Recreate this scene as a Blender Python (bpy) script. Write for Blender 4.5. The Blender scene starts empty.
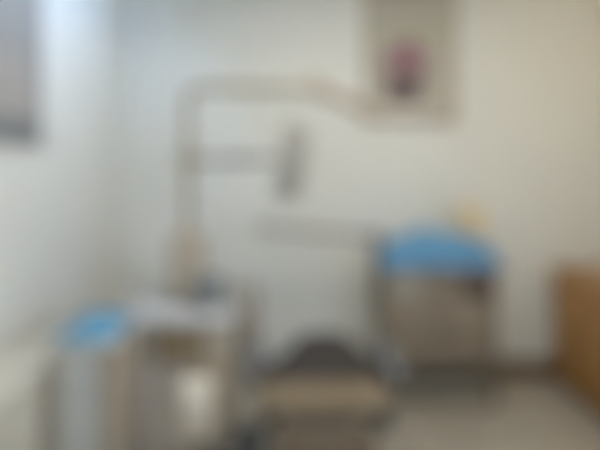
import bpy, bmesh, math, random
from mathutils import Vector, Matrix, noise
random.seed(4)
C = bpy.context.scene.collection
PI = math.pi
H = 1.6            # eye height (m)
F = 450.0          # focal length in pixels of the 600 px wide frame
HY = 168.0         # row of the horizon


def X(px, d): return (px - 300.0) * d / F
def Z(py, d): return H - (py - HY) * d / F


# ------------------------------------------------------------------ materials
def lin(c):
    out = []
    for v in c:
        v /= 255.0
        out.append(v / 12.92 if v <= .04045 else ((v + .055) / 1.055) ** 2.4)
    return out


def mat(name, rgb, rough=.5, var=.04, scale=8, bump=0.0, bscale=120, metal=0.0, stretch=None, coat=0.0):
    m = bpy.data.materials.new(name); m.use_nodes = True
    nt = m.node_tree; b = nt.nodes['Principled BSDF']
    tc = nt.nodes.new('ShaderNodeTexCoord')
    mp = nt.nodes.new('ShaderNodeMapping')
    if stretch: mp.inputs['Scale'].default_value = stretch
    nt.links.new(tc.outputs['Object'], mp.inputs['Vector'])
    n = nt.nodes.new('ShaderNodeTexNoise'); n.inputs['Scale'].default_value = scale
    n.inputs['Detail'].default_value = 5
    nt.links.new(mp.outputs['Vector'], n.inputs['Vector'])
    r = nt.nodes.new('ShaderNodeValToRGB')
    a = lin(rgb)
    r.color_ramp.elements[0].position = .3; r.color_ramp.elements[1].position = .7
    r.color_ramp.elements[0].color = [max(0, v * (1 - var)) for v in a] + [1]
    r.color_ramp.elements[1].color = [min(1, v * (1 + var)) for v in a] + [1]
    nt.links.new(n.outputs['Fac'], r.inputs['Fac'])
    nt.links.new(r.outputs['Color'], b.inputs['Base Color'])
    b.inputs['Roughness'].default_value = rough
    b.inputs['Metallic'].default_value = metal
    b.inputs['Coat Weight'].default_value = coat
    if bump:
        n2 = nt.nodes.new('ShaderNodeTexNoise'); n2.inputs['Scale'].default_value = bscale
        nt.links.new(mp.outputs['Vector'], n2.inputs['Vector'])
        bp = nt.nodes.new('ShaderNodeBump'); bp.inputs['Strength'].default_value = bump
        bp.inputs['Distance'].default_value = .004
        nt.links.new(n2.outputs['Fac'], bp.inputs['Height'])
        nt.links.new(bp.outputs['Normal'], b.inputs['Normal'])
    return m


def emit(name, rgb, strength):
    m = bpy.data.materials.new(name); m.use_nodes = True
    nt = m.node_tree; nt.nodes.clear()
    o = nt.nodes.new('ShaderNodeOutputMaterial'); e = nt.nodes.new('ShaderNodeEmission')
    e.inputs['Color'].default_value = lin(rgb) + [1]; e.inputs['Strength'].default_value = strength
    nt.links.new(e.outputs[0], o.inputs['Surface'])
    return m


def tile_mat():
    m = mat('floor_tile', (172, 165, 152), .42, .05, 3)
    nt = m.node_tree; b = nt.nodes['Principled BSDF']
    ramp = [n for n in nt.nodes if n.type == 'VALTORGB'][0]
    tc = [n for n in nt.nodes if n.type == 'TEX_COORD'][0]
    br = nt.nodes.new('ShaderNodeTexBrick')
    br.offset = 0; br.inputs['Scale'].default_value = 1
    br.inputs['Brick Width'].default_value = .45; br.inputs['Row Height'].default_value = .45
    br.inputs['Mortar Size'].default_value = .004
    br.inputs['Mortar'].default_value = lin((128, 120, 108)) + [1]
    nt.links.new(tc.outputs['Object'], br.inputs['Vector'])
    nt.links.new(ramp.outputs['Color'], br.inputs['Color1'])
    nt.links.new(ramp.outputs['Color'], br.inputs['Color2'])
    nt.links.new(br.outputs['Color'], b.inputs['Base Color'])
    return m


M = dict(
    wall=mat('wall_paint', (217, 217, 211), .8, .015, 2, .15, 90),
    ceil=mat('ceiling_paint', (232, 231, 226), .85, .01, 2, .1, 90),
    floor=tile_mat(),
    base=mat('brown_skirting', (120, 100, 82), .45, .08, 6, stretch=(1, 1, 12)),
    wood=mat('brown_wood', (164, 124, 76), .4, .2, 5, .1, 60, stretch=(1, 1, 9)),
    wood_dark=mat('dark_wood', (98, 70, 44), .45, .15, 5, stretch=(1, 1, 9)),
    brass=mat('aged_brass', (150, 120, 70), .35, .05, 20, metal=.8),
    beige=mat('beige_enamel', (174, 164, 148), .35, .02, 5),
    cream=mat('cream_plastic', (222, 216, 203), .35, .02, 5),
    white=mat('white_enamel', (190, 191, 192), .3, .02, 5),
    tan=mat('tan_plastic', (166, 155, 139), .42, .03, 6),
    brownp=mat('taupe_panel', (180, 172, 163), .45, .04, 6),
    olive=mat('olive_brown_panel', (136, 120, 97), .5, .05, 8),
    taupe=mat('taupe_laminate', (136, 124, 108), .45, .05, 6),
    taupe_l=mat('grey_green_laminate', (168, 162, 147), .45, .05, 6),
    taupe_d=mat('dark_brown_laminate', (132, 112, 98), .45, .06, 6),
    greyp=mat('light_grey_panel', (184, 186, 183), .4, .02, 6),
    grey=mat('mid_grey_plastic', (172, 169, 162), .45, .03, 8),
    dgrey=mat('dark_grey_plastic', (72, 73, 77), .45, .05, 8),
    slate=mat('slate_glass', (126, 132, 134), .18, .04, 6),
    armpad=mat('blue_grey_pad', (100, 101, 104), .5, .05, 14, .1),
    black=mat('black_rubber', (38, 37, 37), .55, .05, 10),
    leather=mat('charcoal_vinyl', (42, 36, 35), .5, .08, 12, .2, 160),
    tanv=mat('tan_vinyl', (119, 105, 84), .5, .05, 10, .2, 160),
    brownv=mat('brown_vinyl', (74, 60, 42), .5, .05, 10, .2, 160),
    chrome=mat('brushed_metal', (190, 190, 190), .28, .03, 30, metal=.9),
    blue=mat('blue_drape_cloth', (90, 142, 180), .75, .1, 14, .4, 200),
    blue_l=mat('bright_blue_cloth', (86, 138, 168), .75, .1, 14, .4, 200),
    card=mat('tan_cardboard', (214, 196, 160), .7, .06, 15),
    paper=mat('cream_paper', (180, 174, 162), .75, .03, 5),
    border=mat('tan_paper_border', (162, 149, 128), .7, .04, 8),
    band=mat('sage_print', (168, 168, 146), .75, .05, 8),
    purple=mat('mauve_print', (148, 108, 118), .7, .18, 30),
    purple_d=mat('plum_print', (124, 92, 104), .7, .15, 30),
    vase=mat('dark_plum_print', (96, 80, 82), .7, .15, 25),
    stemg=mat('green_print', (128, 128, 100), .7, .1, 20),
    bluegrey=mat('blue_grey_print', (148, 146, 143), .7, .05, 6),
    taupeprint=mat('taupe_print', (160, 154, 148), .7, .05, 6),
    darkprint=mat('dark_grey_print', (122, 123, 121), .7, .05, 6),
    frame=mat('grey_frame', (150, 150, 150), .45, .03, 8),
    screen=mat('dark_screen', (30, 32, 36), .12, .02, 4),
    lamp_cool=emit('cool_tube', (178, 210, 252), 57.0),
    lamp_main=emit('ceiling_diffuser', (252, 247, 235), 14.0),
    lamp_warm=emit('warm_diffuser', (255, 226, 180), 17),
    cool_fill=emit('cool_fill_pane', (195, 220, 255), 8.0),  # glow of the added fill pane
    postc=mat('warm_grey_enamel', (152, 144, 127), .35, .02, 5),
    holder=mat('dark_tan_plastic', (142, 127, 108), .42, .03, 6),
    swing=mat('gunmetal_enamel', (96, 92, 88), .4, .03, 8),
    beige_l=mat('pale_beige_laminate', (190, 186, 173), .5, .02, 6),
    drawer_d=mat('umber_laminate', (86, 68, 58), .45, .05, 6),
    lens=mat('frosted_lens', (214, 212, 204), .2, .01, 4),
)


# ------------------------------------------------------------------ mesh helpers
def box(bm, x0, x1, y0, y1, z0, z1, bev=.004, seg=2, rot=None):
    t = bmesh.new()
    bmesh.ops.create_cube(t, size=1)
    for v in t.verts:
        v.co = Vector(((x0 + x1) / 2 + v.co.x * (x1 - x0), (y0 + y1) / 2 + v.co.y * (y1 - y0), (z0 + z1) / 2 + v.co.z * (z1 - z0)))
    if bev:
        b = min(bev, abs(x1 - x0) * .45, abs(y1 - y0) * .45, abs(z1 - z0) * .45)
        bmesh.ops.bevel(t, geom=t.edges[:], offset=b, segments=seg, profile=.5, affect='EDGES')
    if rot is not None:
        c = Vector(((x0 + x1) / 2, (y0 + y1) / 2, (z0 + z1) / 2))
        for v in t.verts: v.co = c + rot @ (v.co - c)
    merge(bm, t)
    return bm


def merge(bm, t):
    me = bpy.data.meshes.new('tmp'); t.to_mesh(me); t.free()
    bm.from_mesh(me); bpy.data.meshes.remove(me)


def fillet(pts, r=.05, n=6):
    pts = [Vector(p) for p in pts]
    out = [pts[0]]
    for a, b, c in zip(pts, pts[1:], pts[2:]):
        u = (a - b); w = (c - b)
        k = min(r, u.length * .45, w.length * .45)
        p, q = b + u.normalized() * k, b + w.normalized() * k
        for i in range(n + 1):
            t = i / n
            out.append(p * (1 - t) ** 2 + b * 2 * t * (1 - t) + q * t * t)
    out.append(pts[-1])
    return out


def tube(bm, pts, r, n=14):
    pts = [Vector(p) for p in pts]
    rings = []
    up = None
    for i, p in enumerate(pts):
        d = (pts[min(i + 1, len(pts) - 1)] - pts[max(i - 1, 0)]).normalized()
        if up is None:
            up = d.orthogonal().normalized()
        else:
            up = (up - d * up.dot(d)).normalized()
        s = d.cross(up)
        rr = r[i] if isinstance(r, (list, tuple)) else r
        rings.append([bm.verts.new(p + (up * math.cos(2 * PI * k / n) + s * math.sin(2 * PI * k / n)) * rr) for k in range(n)])
    for a, b in zip(rings, rings[1:]):
        for k in range(n):
            bm.faces.new((a[k], a[(k + 1) % n], b[(k + 1) % n], b[k]))
    bm.faces.new(rings[0][::-1]); bm.faces.new(rings[-1])
    return bm


def lathe(bm, c, prof, n=28, rot=None):
    c = Vector(c); rings = []
    for r, z in prof:
        ring = []
        for k in range(n):
            v = Vector((r * math.cos(2 * PI * k / n), r * math.sin(2 * PI * k / n), z))
            if rot is not None: v = rot @ v
            ring.append(bm.verts.new(c + v))
        rings.append(ring)
    for a, b in zip(rings, rings[1:]):
        for k in range(n):
            bm.faces.new((a[k], a[(k + 1) % n], b[(k + 1) % n], b[k]))
    bm.faces.new(rings[0][::-1]); bm.faces.new(rings[-1])
    return bm


def loft(bm, secs, n=32, e=.45):
    """secs: (centre, half width along x, half height, tilt direction vector of the height)"""
    rings = []
    for c, hw, hh, up in secs:
        c = Vector(c); up = Vector(up).normalized()
        ring = []
        for k in range(n):
            a = 2 * PI * k / n
            ca, sa = math.cos(a), math.sin(a)
            x = math.copysign(abs(ca) ** e, ca) * hw
            h = math.copysign(abs(sa) ** e, sa) * hh
            ring.append(bm.verts.new(c + Vector((x, 0, 0)) + up * h))
        rings.append(ring)
    for a, b in zip(rings, rings[1:]):
        for k in range(n):
            bm.faces.new((a[k], a[(k + 1) % n], b[(k + 1) % n], b[k]))
    bm.faces.new(rings[0][::-1]); bm.faces.new(rings[-1])
    return bm


def plate(bm, outline, y, t):
    """flat shape in the x-z plane at depth y, thickness t towards the viewer"""
    a = [bm.verts.new((x, y, z)) for x, z in outline]
    b = [bm.verts.new((x, y - t, z)) for x, z in outline]
    n = len(a)
    bm.faces.new(a); bm.faces.new(b[::-1])
    for k in range(n):
        bm.faces.new((a[k], a[(k + 1) % n], b[(k + 1) % n], b[k]))
    return bm


def heap(bm, x0, x1, y0, y1, z0, hgt, seed, nx=54, ny=30, power=4.0, fold=.16):
    """a cloth thrown over a low pile: folded top, skirt to the table, closed underneath"""
    top = {}
    for i in range(nx + 1):
        for j in range(ny + 1):
            u, v = i / nx * 2 - 1, j / ny * 2 - 1
            d = (abs(u) ** power + abs(v) ** power) ** (1 / power)
            base = max(0.0, 1 - d ** 3.2) ** .55
            p = Vector((u * 1.7 + seed, v * 1.5, seed * .7))
            f = noise.noise(p * 1.3) + .55 * noise.noise(p * 3.1 + Vector((3, 1, 0)))
            rid = abs(noise.noise(p * 2.2 + Vector((9, 4, 2))))
            z = z0 + .004 + hgt * base * (hprof(u, seed) + fold * f - fold * .7 * rid)
            wob = .018 * noise.noise(Vector((u * 3, v * 3, seed + 7)))
            top[i, j] = bm.verts.new(((x0 + x1) / 2 + u * (x1 - x0) / 2 + wob * (1 - base), (y0 + y1) / 2 + v * (y1 - y0) / 2 + wob * (1 - base), max(z, z0 + .004)))
    bot = {}
    for (i, j), v in top.items():
        if i in (0, nx) or j in (0, ny):
            bot[i, j] = bm.verts.new((v.co.x, v.co.y, z0))
    for i in range(nx):
        for j in range(ny):
            bm.faces.new((top[i, j], top[i + 1, j], top[i + 1, j + 1], top[i, j + 1]))
    loop = [(i, 0) for i in range(nx)] + [(nx, j) for j in range(ny)] + [(i, ny) for i in range(nx, 0, -1)] + [(0, j) for j in range(ny, 0, -1)]
    for a, b in zip(loop, loop[1:] + loop[:1]):
        bm.faces.new((bot[a], bot[b], top[b], top[a]))
    bm.faces.new([bot[k] for k in loop][::-1])
    return bm


def hprof(u, seed):
    return .84 + .2 * math.exp(-((u + .1) / .5) ** 2) if seed < 2 else .8 + .22 * math.exp(-((u + .1) / .45) ** 2)


def root_loc(o):
    p = Vector((0, 0, 0))
    while o is not None:
        p += o.location; o = o.parent
    return p


def obj(name, bm, m, parent=None, smooth=True, loc=None):
    me = bpy.data.meshes.new(name)
    bmesh.ops.recalc_face_normals(bm, faces=bm.faces[:])
    off = root_loc(parent) if parent else Vector(loc or (0, 0, 0))
    bmesh.ops.translate(bm, verts=bm.verts[:], vec=-off)
    bm.to_mesh(me); bm.free()
    me.materials.append(m)
    o = bpy.data.objects.new(name, me); C.objects.link(o)
    if parent: o.parent = parent
    elif loc: o.location = loc
    if smooth:
        for p in me.polygons: p.use_smooth = True
        try: me.set_sharp_from_angle(angle=math.radians(40))
        except Exception: pass
    return o


def tag(o, label, cat, group=None):
    o['label'] = label; o['category'] = cat
    if group: o['group'] = group
    return o


def thing(name, label, cat, loc, group=None):
    o = bpy.data.objects.new(name, None); C.objects.link(o)
    o.location = loc; o.empty_display_size = .1
    return tag(o, label, cat, group)


def N(): return bmesh.new()


def struct(name, bm, m):
    o = obj(name, bm, m, smooth=False); o['kind'] = 'structure'; return o


# ------------------------------------------------------------------ the room
WB = 3.43                       # back wall
WL = X(125, WB)                 # left wall
WR = 2.42
YF = -1.6
CH = 3.12
T = .1
struct('floor', box(N(), WL - T, WR + T, YF - T, WB + T, -T, 0, 0), M['floor'])
struct('ceiling', box(N(), WL - T, WR + T, YF - T, WB + T, CH, CH + T, 0), M['ceil'])
struct('wall_back', box(N(), WL, WR, WB, WB + T, 0, CH, 0), M['wall'])
struct('wall_left', box(N(), WL - T, WL, YF - T, WB + T, 0, CH, 0), M['wall'])
struct('wall_right', box(N(), WR, WR + T, YF - T, WB + T, 0, CH, 0), M['wall'])
struct('wall_front', box(N(), WL, WR, YF - T, YF, 0, CH, 0), M['wall'])
struct('baseboard_back', box(N(), WL, WR, WB - .014, WB, 0, .15, .004), M['base'])
struct('baseboard_left', box(N(), WL, WL + .014, YF, WB - .014, 0, .12, .004), M['base'])
struct('baseboard_right', box(N(), WR - .014, WR, YF, WB - .014, 0, .12, .004), M['base'])

# added unseen window in the right wall, glowing as cool fill
wf = N()
for y0_, y1_, z0_, z1_ in ((-1.3, .3, .95, 1.02), (-1.3, .3, 2.28, 2.35), (-1.3, -1.23, 1.02, 2.28), (.23, .3, 1.02, 2.28), (-.53, -.47, 1.02, 2.28)):
    box(wf, WR - .05, WR, y0_, y1_, z0_, z1_, .006)
w1 = struct('fill_window', wf, M['white'])
wp = obj('fill_pane', box(N(), WR - .012, WR - .001, -1.23, .23, 1.02, 2.28, 0), M['cool_fill'], w1)
# lamps of the room, the rear ceiling panel added as fill (all above the photographed frame)
for lx, ly, lab in ((.3, 1.8, 'white rectangular ceiling light panel above the dental chair'), (-.35, -.75, 'added white fill light panel, unseen on the ceiling behind the viewer')):
    t = thing('ceiling_light', lab, 'ceiling light', (lx, ly, CH), 'ceiling light panels')
    fr = N()
    for a in ((-.6, .6, -.35, -.3), (-.6, .6, .3, .35), (-.6, -.55, -.3, .3), (.55, .6, -.3, .3)):
        box(fr, lx + a[0], lx + a[1], ly + a[2], ly + a[3], CH - .05, CH - .001, .004)
    obj('frame', fr, M['white'], t)
    obj('diffuser', box(N(), lx - .55, lx + .55, ly - .3, ly + .3, CH - .04, CH - .02, .002), M['lamp_main'], t)

tx = WL + .6
t = thing('tube_lamp', 'cool white tube lamp in an added light shield, hanging under the ceiling and facing the left wall', 'ceiling lamp', (tx, 2.3, 2.95))
hd = N()  # unseen shield added to keep the tube's light on the left wall
box(hd, tx - .09, tx + .05, 1.74, 2.86, 2.945, 2.96, .003)
box(hd, tx + .038, tx + .05, 1.74, 2.86, 2.78, 2.945, .003)
for y in (1.74, 2.848): box(hd, tx - .09, tx + .038, y, y + .012, 2.78, 2.945, .003)
obj('light_shield', hd, M['white'], t)
obj('tube', tube(N(), [(tx, 1.8, 2.9), (tx, 2.8, 2.9)], .016), M['lamp_cool'], t)
for y in (1.78, 2.82):
    obj('end_cap', box(N(), tx - .022, tx + .022, y - .018, y + .018, 2.875, 2.945, .005), M['grey'], t)
for y in (1.95, 2.65):
    obj('rod', tube(N(), [(tx, y, 2.955), (tx, y, CH - .001)], .006, 10), M['chrome'], t)

t = thing('wall_lamp', 'warm uplight bowl high on the right wall', 'wall lamp', (WR, 2.2, 2.6))
obj('bracket', box(N(), WR - .06, WR - .001, 2.15, 2.25, 2.62, 2.7, .006), M['brass'], t)
obj('lamp_shade', lathe(N(), (WR - .16, 2.2, 2.56), [(.03, 0), (.08, .02), (.12, .07), (.135, .14), (.12, .14), (.02, .1)]), M['lamp_warm'], t)

# ------------------------------------------------------------------ chart on the left wall
cb = Z(146, 2.25); ct = cb + 1.0; cy1 = 2.29; cy0 = 1.35
t = thing('wall_chart', 'framed blue-grey chart with a dark bottom band, on the left wall at the photo edge', 'picture', (WL, (cy0 + cy1) / 2, cb))
f = N()
for y0, y1, z0, z1 in ((cy0, cy1, cb, cb + .02), (cy0, cy1, ct - .02, ct), (cy0, cy0 + .02, cb + .02, ct - .02), (cy1 - .02, cy1, cb + .02, ct - .02)):
    box(f, WL + .001, WL + .024, y0, y1, z0, z1, .003)
obj('frame', f, M['frame'], t)
zz = [cb + .02, cb + .13, cb + .42, ct - .02]
for nm, m_, a, b in (('printed_band', 'darkprint', zz[0], zz[1]), ('lower_print', 'taupeprint', zz[1], zz[2]), ('upper_print', 'bluegrey', zz[2], zz[3])):
    obj(nm, box(N(), WL + .001, WL + .012, cy0 + .02, cy1 - .02, a, b, 0), M[m_], t)

# ------------------------------------------------------------------ poster on the back wall
d = WB
px0, px1, pz0, pz1 = X(364, d), X(457, d), Z(124, d), 2.98
t = thing('poster', 'cream poster of mauve flowers in a dark vase hanging on the back wall', 'poster', ((px0 + px1) / 2, WB, pz0))
obj('sheet', box(N(), px0, px1, WB - .006, WB - .001, pz0, pz1, 0), M['paper'], t)
b = N()
for x0, x1, z0, z1 in ((px0, px1, pz0, pz0 + .05), (px0, px0 + .04, pz0 + .05, pz1 - .04), (px1 - .03, px1, pz0 + .05, pz1 - .04), (px0, px1, pz1 - .04, pz1)):
    box(b, x0, x1, WB - .010, WB - .006, z0, z1, .001)
obj('border', b, M['border'], t)
obj('printed_band', box(N(), px0 + .06, px1 - .05, WB - .0085, WB - .006, Z(36, d), Z(26, d), 0), M['band'], t)
vx = X(404, d)
vz = [Z(103, d), Z(78, d)]
outl = []
for k in range(25):
    s = k / 24
    outl.append((vx - (.035 + .125 * math.sin(PI * (s * .85 + .1)) ** .9), vz[0] + (vz[1] - vz[0]) * s))
outl = outl + [(2 * vx - x, z) for x, z in outl[::-1]]
obj('vase', plate(N(), outl, WB - .006, .0025), M['vase'], t)
st = N()
for k in range(7):
    a = (k - 3) * .16
    tube(st, [(vx + a * .1, WB - .0075, vz[1]), (vx + a * .55, WB - .0075, vz[1] + .13)], .003, 6)
obj('stem', st, M['stemg'], t)
for i, (fx, fz, rr) in enumerate(((393, 74, .055), (419, 72, .055), (405, 62, .06), (390, 60, .045), (421, 57, .05), (411, 47, .05), (398, 49, .045))):
    fl = N()
    o_ = []
    for k in range(60):
        a = 2 * PI * k / 60
        r_ = 1.25 * rr * (.72 + .28 * abs(math.cos(a * 2.5 + i)))
        o_.append((X(fx, d) + r_ * math.cos(a), Z(fz, d) + r_ * math.sin(a) * 1.1))
    plate(fl, o_, WB - .0062 - .0004 * i, .0022)
    obj('flower', fl, M['purple_d' if i in (0, 1, 3) else 'purple'], t)
for q in (px0 + .02, px1 - .02):
    pin = N(); lathe(pin, (q, WB - .012, pz0 + .025), [(.007, 0), (.007, .003), (.003, .004)], 10, Matrix.Rotation(PI / 2, 3, 'X'))
    obj('drawing_pin', pin, M['chrome'], t)

# ------------------------------------------------------------------ dental unit with the spittoon
t = thing('dental_unit', 'beige dental cuspidor unit with white top beside the chair', 'dental unit', (-.58, 2.35, 0))
obj('cabinet', box(N(), -.87, -.55, 2.2, 2.52, .06, .85, .012), M['brownp'], t)
obj('plinth', box(N(), -.85, -.36, 2.23, 2.5, 0, .06, .004), M['dgrey'], t)
obj('column', box(N(), -.55, -.335, 2.19, 2.52, .06, .85, .03, 4), M['beige'], t)
dr = obj('door', box(N(), -.85, -.62, 2.185, 2.2, .1, .63, .006), M['brownp'], t)
obj('handle', box(N(), -.65, -.635, 2.168, 2.186, .5, .62, .005), M['chrome'], dr)
obj('control_panel', box(N(), -.7, -.46, 2.172, 2.2, .65, .84, .01), M['olive'], t)
cv = N(); box(cv, -.582, -.405, 2.1, 2.2, .3, .6, .045, 5); cvo = obj('front_cover', cv, M['cream'], t)
vt = N()
for k in range(4): box(vt, -.56, -.43, 2.096, 2.102, .36 + k * .018, .367 + k * .018, .002)
obj('vent', vt, M['tan'], cvo)
# white top with a raised rim
tp = N(); box(tp, -.845, -.325, 2.13, 2.54, .85, .885, .016, 4)
tpo = obj('countertop', tp, M['white'], t)
rim = N()
for a in ((-.84, -.33, 2.135, 2.155), (-.84, -.33, 2.515, 2.535), (-.84, -.82, 2.155, 2.515), (-.35, -.33, 2.155, 2.515)):
    box(rim, a[0], a[1], a[2], a[3], .88, .9, .008, 3)
obj('rim', rim, M['white'], tpo)
bw = N()
lathe(bw, (-.465, 2.3, .884), [(.05, 0), (.06, .015), (.045, .035), (.062, .07), (.085, .115), (.088, .15), (.08, .148), (.055, .085), (.012, .065)])
bwo = obj('spittoon_bowl', bw, M['slate'], t)
obj('drain', lathe(N(), (-.465, 2.3, .948), [(.012, 0), (.012, .006), (.004, .007)], 14), M['chrome'], bwo)
obj('rinse_spout', tube(N(), fillet([(-.41, 2.42, .88), (-.41, 2.42, 1.0), (-.43, 2.35, 1.0), (-.44, 2.32, .985)], .04), .008), M['chrome'], t)
obj('cup_spout', tube(N(), fillet([(-.75, 2.44, .88), (-.75, 2.44, .96), (-.75, 2.36, .96), (-.75, 2.34, .945)], .03), .007), M['chrome'], t)
obj('cup_stand', lathe(N(), (-.75, 2.34, .884), [(.035, 0), (.035, .006), (.03, .008)], 20), M['chrome'], t)
# junction box at the foot of the post
jb = obj('junction_box', box(N(), X(168, 2.36), X(204, 2.36), 2.36, 2.48, .886, Z(236, 2.36), .02, 4), M['tan'], t)
obj('cover_plate', box(N(), X(176, 2.35), X(196, 2.35), 2.352, 2.362, .98, 1.18, .004), M['beige'], jb)
# assistant holder with its suction tubes
ah = obj('holder_arm', tube(N(), fillet([(-.34, 2.44, .8), (-.28, 2.44, .8), (-.28, 2.39, .8)], .03), .016), M['chrome'], t)
hb = obj('instrument_holder', box(N(), X(231, 2.34), X(259, 2.34), 2.32, 2.4, .66, 1.0, .018, 4), M['holder'], t)
for k, x in enumerate((-.325, -.28, -.24)):
    hd = tube(N(), [(x, 2.322, .86), (x, 2.31, .95), (x + .004, 2.305, 1.02), (x + .008, 2.3, 1.05)], [.011, .013, .011, .006])
    h_ = obj('suction_handle', hd, M['greyp' if k != 1 else 'cream'], t)
    obj('hose', tube(N(), fillet([(x, 2.322, .86), (x, 2.315, .62), (x - .03, 2.25, .46), (x - .08, 2.22, .42), (-.42, 2.185, .3 + .02 * k)], .12, 8), .008, 8), M['grey'], h_)
obj('base_cover', box(N(), -.52, -.175, 2.14, 2.42, .0, .25, .05, 5), M['dgrey'], t)

# ------------------------------------------------------------------ dental light on its post
pd = 2.42
pxx = X(188, pd); tz = Z(88, pd)
t = thing('dental_light', 'beige dental operating light on a tall post with a long overhead arm', 'dental light', (pxx, pd, Z(236, 2.36)))
ax = X(316, pd)
ps = N(); tube(ps, fillet([(pxx, pd, Z(236, 2.36) + .001), (pxx, pd, tz), (ax, pd, tz)], .09, 8), .027, 18)
obj('post', ps, M['postc'], t)
cl = N(); lathe(cl, (pxx, pd, 1.235), [(.045, 0), (.045, .05), (.036, .06), (.03, .06)], 20); obj('collar', cl, M['tan'], t)
jt = obj('elbow_joint', lathe(N(), (ax, pd, tz - .045), [(.02, -.005), (.04, 0), (.042, .01), (.042, .08), (.036, .09), (.015, .092)], 22), M['tan'], t)
e = (X(368, 2.3), 2.28, Z(112, 2.3))
ar = N(); a0 = Vector((ax + .01, pd - .01, tz)); a1 = Vector(e)
dv = (a1 - a0)
tube(ar, [a0, a0 + dv * .12, a0 + dv * .5, a1], [.026, .034, .033, .026], 16)
sa = obj('spring_arm', ar, M['holder'], t)
obj('knob', lathe(N(), a0 + dv * .5 + Vector((0, -.03, 0)), [(.016, 0), (.016, .02), (.01, .024)], 14, Matrix.Rotation(PI / 2, 3, 'X')), M['grey'], sa)
lh = N()
lx0, lx1 = X(372, 2.25), X(440, 2.25)
lz = Z(116, 2.25)
secs = []
for k in range(13):
    s = k / 12
    w = math.sin(PI * (.08 + .84 * s)) ** .5
    secs.append((s, w))
rings = []
n = 24
for s, w in secs:
    ring = []
    for k in range(n):
        a = 2 * PI * k / n
        ring.append(lh.verts.new((lx0 + (lx1 - lx0) * s, 2.25 + .1 * w * math.cos(a), lz + (.034 if math.sin(a) > 0 else .026) * w * math.sin(a))))
    rings.append(ring)
for a, b_ in zip(rings, rings[1:]):
    for k in range(n): lh.faces.new((a[k], a[(k + 1) % n], b_[(k + 1) % n], b_[k]))
lh.faces.new(rings[0][::-1]); lh.faces.new(rings[-1])
lho = obj('lamp_head', lh, M['beige'], t)
obj('lens', box(N(), lx0 + .05, lx1 - .05, 2.19, 2.31, lz - .032, lz - .022, .004), M['lens'], lho)
for q, s in ((lx0, -1), (lx1, 1)):
    obj('handle', tube(N(), fillet([(q + .02 * -s, 2.2, lz), (q + s * .045, 2.2, lz), (q + s * .045, 2.3, lz), (q + .02 * -s, 2.3, lz)], .03), .009, 10), M['tan'], lho)

# ------------------------------------------------------------------ monitor on the second arm
mx, mz, md = X(292, 2.38), Z(162, 2.38), 2.38
az = Z(160, pd)
t = thing('monitor', 'grey flat monitor turned edge-on, held by the lower arm of the post', 'monitor', (mx, md, az))
mb = N()
lathe(mb, (pxx, pd, az - .04), [(.03, 0), (.056, .002), (.058, .01), (.058, .07), (.056, .078), (.03, .08)], 22)
obj('clamp', mb, M['postc'], t)
am = N(); tube(am, [(pxx + .04, pd, az), (X(240, pd), pd, az)], .015); lathe(am, (X(240, pd), pd, az - .03), [(.012, 0), (.02, .004), (.02, .056), (.012, .06)], 14)
tube(am, [(X(240, pd), pd, az), (mx - .03, md, az)], .014)
obj('arm', am, M['swing'], t)
R = Matrix.Rotation(math.radians(-7), 3, 'Y').inverted() @ Matrix.Rotation(math.radians(254), 3, 'Z')
R = Matrix.Rotation(math.radians(9), 3, 'Y') @ Matrix.Rotation(math.radians(254), 3, 'Z')
def mon(x0, x1, y0, y1, z0, z1, bev, seg=3):
    b_ = N(); box(b_, x0, x1, y0, y1, z0, z1, bev, seg)
    c = Vector((mx, md, mz))
    for v in b_.verts: v.co = c + R @ v.co
    return b_
ca = mon(-.19, .19, -.02, .03, -.2, .2, .018, 4)
cao = obj('casing', ca, M['grey'], t)
obj('screen', mon(-.17, .17, -.0235, -.0195, -.17, .18, .002, 1), M['screen'], cao)
obj('mount_plate', mon(-.06, .06, .028, .05, -.06, .06, .006), M['grey'], t)

# ------------------------------------------------------------------ dental chair
cx = .10
t = thing('dental_chair', 'reclined dental chair with tan seat and charcoal back, in the middle foreground', 'dental chair', (cx, 2.1, 0))
up = (0, -.1, 1)
sc = []
for k in range(11):
    s = k / 10
    y = 1.80 + .3 * s
    w = .28 * min(1, (.62 + .38 * math.sin(min(1, s * 3.2 + .12) * PI / 2)))
    hh = .044 * (.55 + .45 * math.sin(min(1, s * 3.5 + .15) * PI / 2))
    sc.append(((cx, y, .64 - .012 * (1 - s)), w, hh, (0, 0, 1)))
so = obj('seat', loft(N(), sc, 40, .5), M['tanv'], t)
sm = N(); tube(sm, [(cx - .2, 1.9, .684), (cx, 1.895, .686), (cx + .2, 1.9, .684)], .003, 6)
obj('seam', sm, M['brownv'], so)
sc = []
for y, z, w, h_ in ((1.965, .665, .24, .02), (1.98, .672, .29, .03), (2.03, .684, .305, .035), (2.08, .692, .28, .04), (2.14, .712, .215, .044), (2.2, .734, .17, .048), (2.27, .74, .145, .048), (2.33, .732, .12, .036), (2.36, .722, .09, .022)):
    sc.append(((cx + .02, y, z - h_ + .022), w, h_, (0, -.15, 1)))
obj('backrest', loft(N(), sc, 40, .62), M['leather'], t)
sc = []
for y, z, w, h_ in ((2.385, .632, .08, .015), (2.4, .638, .12, .028), (2.45, .638, .14, .033), (2.51, .632, .13, .03), (2.54, .625, .09, .016)):
    sc.append(((cx + .02, y, z), w, h_, (0, 0, 1)))
obj('headrest', loft(N(), sc, 32, .6), M['leather'], t)
for x in (-.05, .05):
    hr = N(); tube(hr, [(cx + .02 + x, 2.3, .64), (cx + .02 + x, 2.42, .628)], .009, 10)
    obj('headrest_rod', hr, M['chrome'], t)
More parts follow.
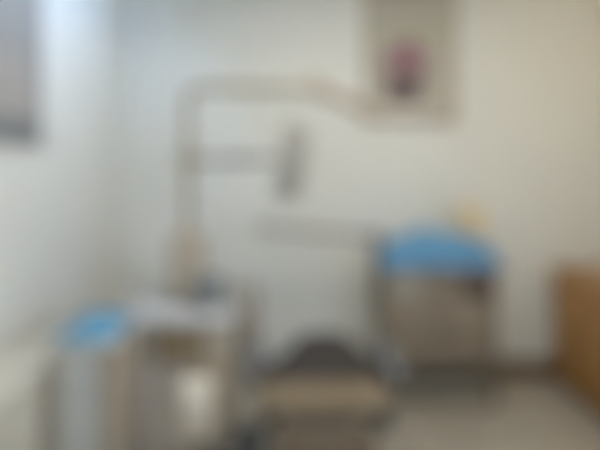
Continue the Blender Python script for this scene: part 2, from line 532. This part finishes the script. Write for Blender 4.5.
# footrest sloping down towards the viewer
sc = []
for k in range(9):
    s = k / 8
    y = 1.8 - .26 * s; z = .575 - .3 * s
    w = .2 * (1 - .12 * s) * (1 if .05 < s < .95 else .85)
    sc.append(((cx, y, z), w, .04 if .05 < s < .95 else .025, (0, -.75, .65)))
fo = obj('footrest', loft(N(), sc, 32, .5), M['brownv'], t)
obj('foot_pad', box(N(), cx - .15, cx + .15, 1.535, 1.56, .2, .28, .01), M['black'], fo)
for x in (cx - .225, cx + .235):  # black discs added for the shade under the seat corners
    hg = N(); lathe(hg, (x - .035, 1.87, .562), [(.035, 0), (.047, .006), (.05, .014), (.05, .056), (.047, .064), (.035, .07)], 22, Matrix.Rotation(PI / 2, 3, 'Y'))
    obj('corner_shade', hg, M['black'], t)
for s in (-1, 1):
    x = cx + (.325 if s > 0 else -.31)
    y0, y1 = 1.93, 2.28
    arm = N(); sc = []
    for k in range(9):
        q = k / 8; w = .042 * (math.sin(PI * (.12 + .76 * q)) ** .4)
        sc.append(((x, y0 + (y1 - y0) * q, .705 + .012 * q), w, .022 * (math.sin(PI * (.12 + .76 * q)) ** .4), (0, 0, 1)))
    ao = obj('armrest', loft(arm, sc, 20, .6), M['armpad'], t)
    sp = tube(N(), fillet([(x, 2.12, .7), (x, 2.12, .58), (cx + s * .2, 2.12, .55)], .06), .018, 12)
    obj('armrest_support', sp, M['dgrey'], ao)
obj('seat_frame', box(N(), cx - .22, cx + .22, 1.86, 2.3, .555, .605, .015, 3), M['dgrey'], t)
obj('lift_column', box(N(), cx - .15, cx + .15, 1.98, 2.28, .12, .56, .04, 4), M['dgrey'], t)
bp = N(); box(bp, cx - .27, cx + .27, 1.75, 2.5, .0, .12, .045, 4)
obj('base', bp, M['grey'], t)

# ------------------------------------------------------------------ low cabinet at the left edge
x0, x1, y0, y1 = WL + .018, -1.022, 1.0, 2.08
t = thing('low_cabinet', 'low cream cabinet against the left wall at the photo edge, beside the narrow cart', 'cabinet', ((x0 + x1) / 2, (y0 + y1) / 2, 0))
obj('carcass', box(N(), x0, x1 - .02, y0, y1, .07, .775, .004), M['beige_l'], t)
obj('plinth', box(N(), x0 + .02, x1 - .05, y0 + .02, y1 - .02, 0, .07, .002), M['dgrey'], t)
obj('worktop', box(N(), x0, x1 + .008, y0 - .01, y1 + .008, .775, .8, .006, 3), M['beige_l'], t)
for k in range(2):
    a = y0 + k * .54
    do = obj('door', box(N(), x1 - .019, x1, a + .003, a + .537, .078, .77, .005), M['beige_l'], t)
    hy = a + (.48 if k == 0 else .06)
    obj('handle', tube(N(), fillet([(x1 - .004, hy, .5), (x1 + .014, hy, .5), (x1 + .014, hy, .62), (x1 - .004, hy, .62)], .012), .005, 8), M['chrome'], do)

# ------------------------------------------------------------------ carts
def castor(parent, x, y, h=.075):
    fk = obj('castor', box(N(), x - .016, x + .016, y - .018, y + .018, h * .62, h + .012, .004), M['grey'], parent)
    w = N(); lathe(w, (x - .012, y, h * .5), [(h * .3, 0), (h * .48, .003), (h * .5, .008), (h * .5, .016), (h * .48, .021), (h * .3, .024)], 20, Matrix.Rotation(PI / 2, 3, 'Y'))
    obj('wheel', w, M['black'], fk)

# left cart
x0, x1, y0, y1 = -1.0, -.735, 1.78, 2.1
zt = .905
t = thing('instrument_cart', 'narrow grey-fronted cart with tan corner posts at the left wall', 'cart', ((x0 + x1) / 2, (y0 + y1) / 2, 0))
for x in (x0 + .017, x1 - .017):
    for y in (y0 + .017, y1 - .017):
        obj('post', box(N(), x - .017, x + .017, y - .017, y + .017, .08, zt - .02, .006), M['tan'], t)
        castor(t, x, y, .08)
obj('cart_top', box(N(), x0 - .005, x1 + .005, y0 - .005, y1 + .005, zt - .02, zt, .006), M['greyp'], t)
obj('body', box(N(), x0 + .03, x1 - .075, y0 + .03, y1 - .02, .16, zt - .022, .005), M['greyp'], t)
obj('side_panel', box(N(), x1 - .072, x1 - .02, y0 + .036, y1 - .036, .16, zt - .022, .004), M['tan'], t)
for k in range(4):
    z0 = .175 + k * .172
    dw = obj('drawer', box(N(), x0 + .036, x1 - .082, y0 + .008, y0 + .03, z0, z0 + .162, .006), M['greyp'], t)
    obj('handle', tube(N(), fillet([(x0 + .08, y0 + .01, z0 + .11), (x0 + .08, y0 - .015, z0 + .11), (x1 - .13, y0 - .015, z0 + .11), (x1 - .13, y0 + .01, z0 + .11)], .012), .005, 8), M['chrome'], dw)
rl = N()
for a in ((x0, x1, y1 - .01, y1), (x0, x0 + .01, y0 + .02, y1 - .01), (x1 - .01, x1, y0 + .02, y1 - .01)):
    box(rl, a[0], a[1], a[2], a[3], zt - .002, zt + .02, .003)
obj('rail', rl, M['greyp'], t)
dp = heap(N(), -.985, -.745, 1.79, 2.08, zt + .001, .06, 2.4, 44, 40, 3.0)
tag(obj('drape', dp, M['blue_l'], None, True, (-.86, 1.94, zt)), 'small bright blue cloth bundled on the narrow grey cart at left', 'drape')

# right cart
x0, x1, y0, y1 = X(383, 3.0), X(498, 3.0), 3.0, 3.36
zt = .925
t = thing('treatment_trolley', 'wide taupe trolley with drawers and dark open bottom against the back wall', 'trolley', ((x0 + x1) / 2, (y0 + y1) / 2, 0))
for s, x in ((0, x0), (1, x1 - .025)):
    obj('side_panel', box(N(), x, x + .025, y0, y1, .09, zt - .028, .004), M['taupe'], t)
    for y in (y0 + .04, y1 - .04): castor(t, x + .0125, y, .085)
obj('worktop', box(N(), x0 - .025, x1 + .05, y0 - .025, y1, zt - .028, zt, .008, 3), M['taupe_d'], t)
obj('back_panel', box(N(), x0 + .025, x1 - .025, y1 - .012, y1, .09, zt - .03, .002), M['taupe_l'], t)
obj('shelf', box(N(), x0 + .025, x1 - .025, y0 + .01, y1 - .012, .09, .112, .003), M['taupe_l'], t)
obj('carcass', box(N(), x0 + .026, x1 - .026, y0 + .03, y1 - .013, .27, zt - .03, .002), M['taupe'], t)
xm = x0 + .025 + (x1 - x0 - .05) * .5
xs = (x0 + .028, xm - .1, xm + .15, x1 - .028)
for k in range(3):
    dw = obj('drawer', box(N(), xs[k] + .002, xs[k + 1] - .002, y0 + .008, y0 + .03, .735, zt - .034, .005), M[('taupe_l', 'taupe', 'drawer_d')[k]], t)
    obj('knob', lathe(N(), ((xs[k] + xs[k + 1]) / 2, y0 + .008, .81), [(.006, 0), (.006, .01), (.014, .014), (.012, .022), (.004, .024)], 14, Matrix.Rotation(PI / 2, 3, 'X')), M['chrome'], dw)
for a, b_, s in ((x0 + .028, xm, 1), (xm, x1 - .028, -1)):
    dw = obj('door', box(N(), a + .002, b_ - .002, y0 + .008, y0 + .03, .275, .73, .005), M['taupe'], t)
    hx = b_ - .05 if s > 0 else a + .05
    obj('handle', tube(N(), fillet([(hx, y0 + .01, .46), (hx, y0 - .02, .46), (hx, y0 - .02, .58), (hx, y0 + .01, .58)], .012), .006, 8), M['chrome'], dw)
# swing arm reaching left of the trolley
aa = N(); tz2 = Z(238, 3.12)
tube(aa, fillet([(x0 - .02, 3.12, .7), (x0 - .02, 3.12, tz2), (x0 - .06, 3.12, tz2 + .01), (X(264, 3.1), 3.1, Z(229, 3.1))], .05), .016, 14)
aro = obj('swing_arm', aa, M['swing'], t)
obj('arm_end', box(N(), X(256, 3.1), X(275, 3.1), 3.06, 3.14, Z(234, 3.1), Z(221, 3.1), .015, 4), M['grey'], aro)
obj('arm_bracket', box(N(), x0 - .045, x0 + .001, 3.09, 3.15, .68, .76, .006), M['dgrey'], t)
obj('arm_clamp', box(N(), x0 - .05, x0 + .012, 3.08, 3.16, tz2 - .05, tz2 + .035, .012), M['dgrey'], t)

hx0, hx1 = X(376, 3.0), X(508, 3.0)
dp = heap(N(), hx0 + .035, hx1 - .02, 2.99, 3.34, zt + .001, .235, 1.3, 60, 36, 5.0, .14)
hp = tag(obj('drape', dp, M['blue'], None, True, ((hx0 + hx1) / 2, 3.17, zt)), 'large blue cloth heaped over the top of the taupe trolley at right', 'drape')

bx = X(469, 3.2)
bz = max((v.co + hp.location).z for v in hp.data.vertices if abs(v.co.x + hp.location.x - bx) < .08 and abs(v.co.y + hp.location.y - 3.17) < .06) - .012
bt = 1.335
t = thing('carton', 'small tan carton standing on the large blue cloth heap', 'box', (bx, 3.17, bz))
obj('carton_body', box(N(), bx - .08, bx + .08, 3.11, 3.23, bz, bt - .03, .004), M['card'], t)
obj('lid', box(N(), bx - .084, bx + .084, 3.106, 3.234, bt - .035, bt, .004), M['card'], t)

# ------------------------------------------------------------------ wooden cabinet on the right wall
fx = 1.885
y0, y1 = 2.02, 3.36
t = thing('sideboard', 'low brown wooden sideboard along the right wall', 'cabinet', ((fx + WR) / 2, (y0 + y1) / 2, 0))
obj('carcass', box(N(), fx + .022, WR - .016, y0, y1, .07, .845, .004), M['wood'], t)
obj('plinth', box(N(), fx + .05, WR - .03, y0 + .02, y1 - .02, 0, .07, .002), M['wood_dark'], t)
obj('worktop', box(N(), fx - .015, WR - .015, y0 - .012, y1 + .01, .845, .873, .008, 3), M['wood'], t)
w = (y1 - y0) / 3
for k in range(3):
    a = y0 + k * w
    do = obj('door', box(N(), fx, fx + .022, a + .004, a + w - .004, .078, .838, .005), M['wood'], t)
    fr = N()
    for q in ((a + .03, a + w - .03, .11, .13), (a + .03, a + w - .03, .79, .81), (a + .03, a + .05, .13, .79), (a + w - .05, a + w - .03, .13, .79)):
        box(fr, fx - .005, fx + .001, q[0], q[1], q[2], q[3], .002)
    obj('moulding', fr, M['wood'], do)
    obj('knob', lathe(N(), (fx, a + .075, .5), [(.007, 0), (.007, .012), (.016, .018), (.013, .028), (.004, .03)], 16, Matrix.Rotation(-PI / 2, 3, 'Y')), M['brass'], do)

# ------------------------------------------------------------------ camera, world, view
cam = bpy.data.cameras.new('camera')
cam.sensor_width = 36; cam.lens = F / 600 * 36
cam.shift_y = -(225 - HY) / 600
cam.clip_start = .02
cam.dof.use_dof = True            # the photograph is wholly out of focus: the lens is set far too near
cam.dof.focus_distance = .15
cam.dof.aperture_fstop = 2.25
co = bpy.data.objects.new('camera', cam); C.objects.link(co)
co.location = (0, 0, H); co.rotation_euler = (PI / 2, 0, 0)
sc_ = bpy.context.scene
sc_.camera = co
wd = bpy.data.worlds.new('world'); sc_.world = wd; wd.use_nodes = True
wd.node_tree.nodes['Background'].inputs[0].default_value = (.5, .55, .6, 1)
wd.node_tree.nodes['Background'].inputs[1].default_value = .2
sc_.view_settings.view_transform = 'Standard'
sc_.view_settings.look = 'None'
sc_.view_settings.gamma = 1
sc_.view_settings.use_curve_mapping = False
sc_.view_settings.exposure = 0
sc_.cycles.use_denoising = True
sc_.cycles.max_bounces = 10
sc_.cycles.diffuse_bounces = 6
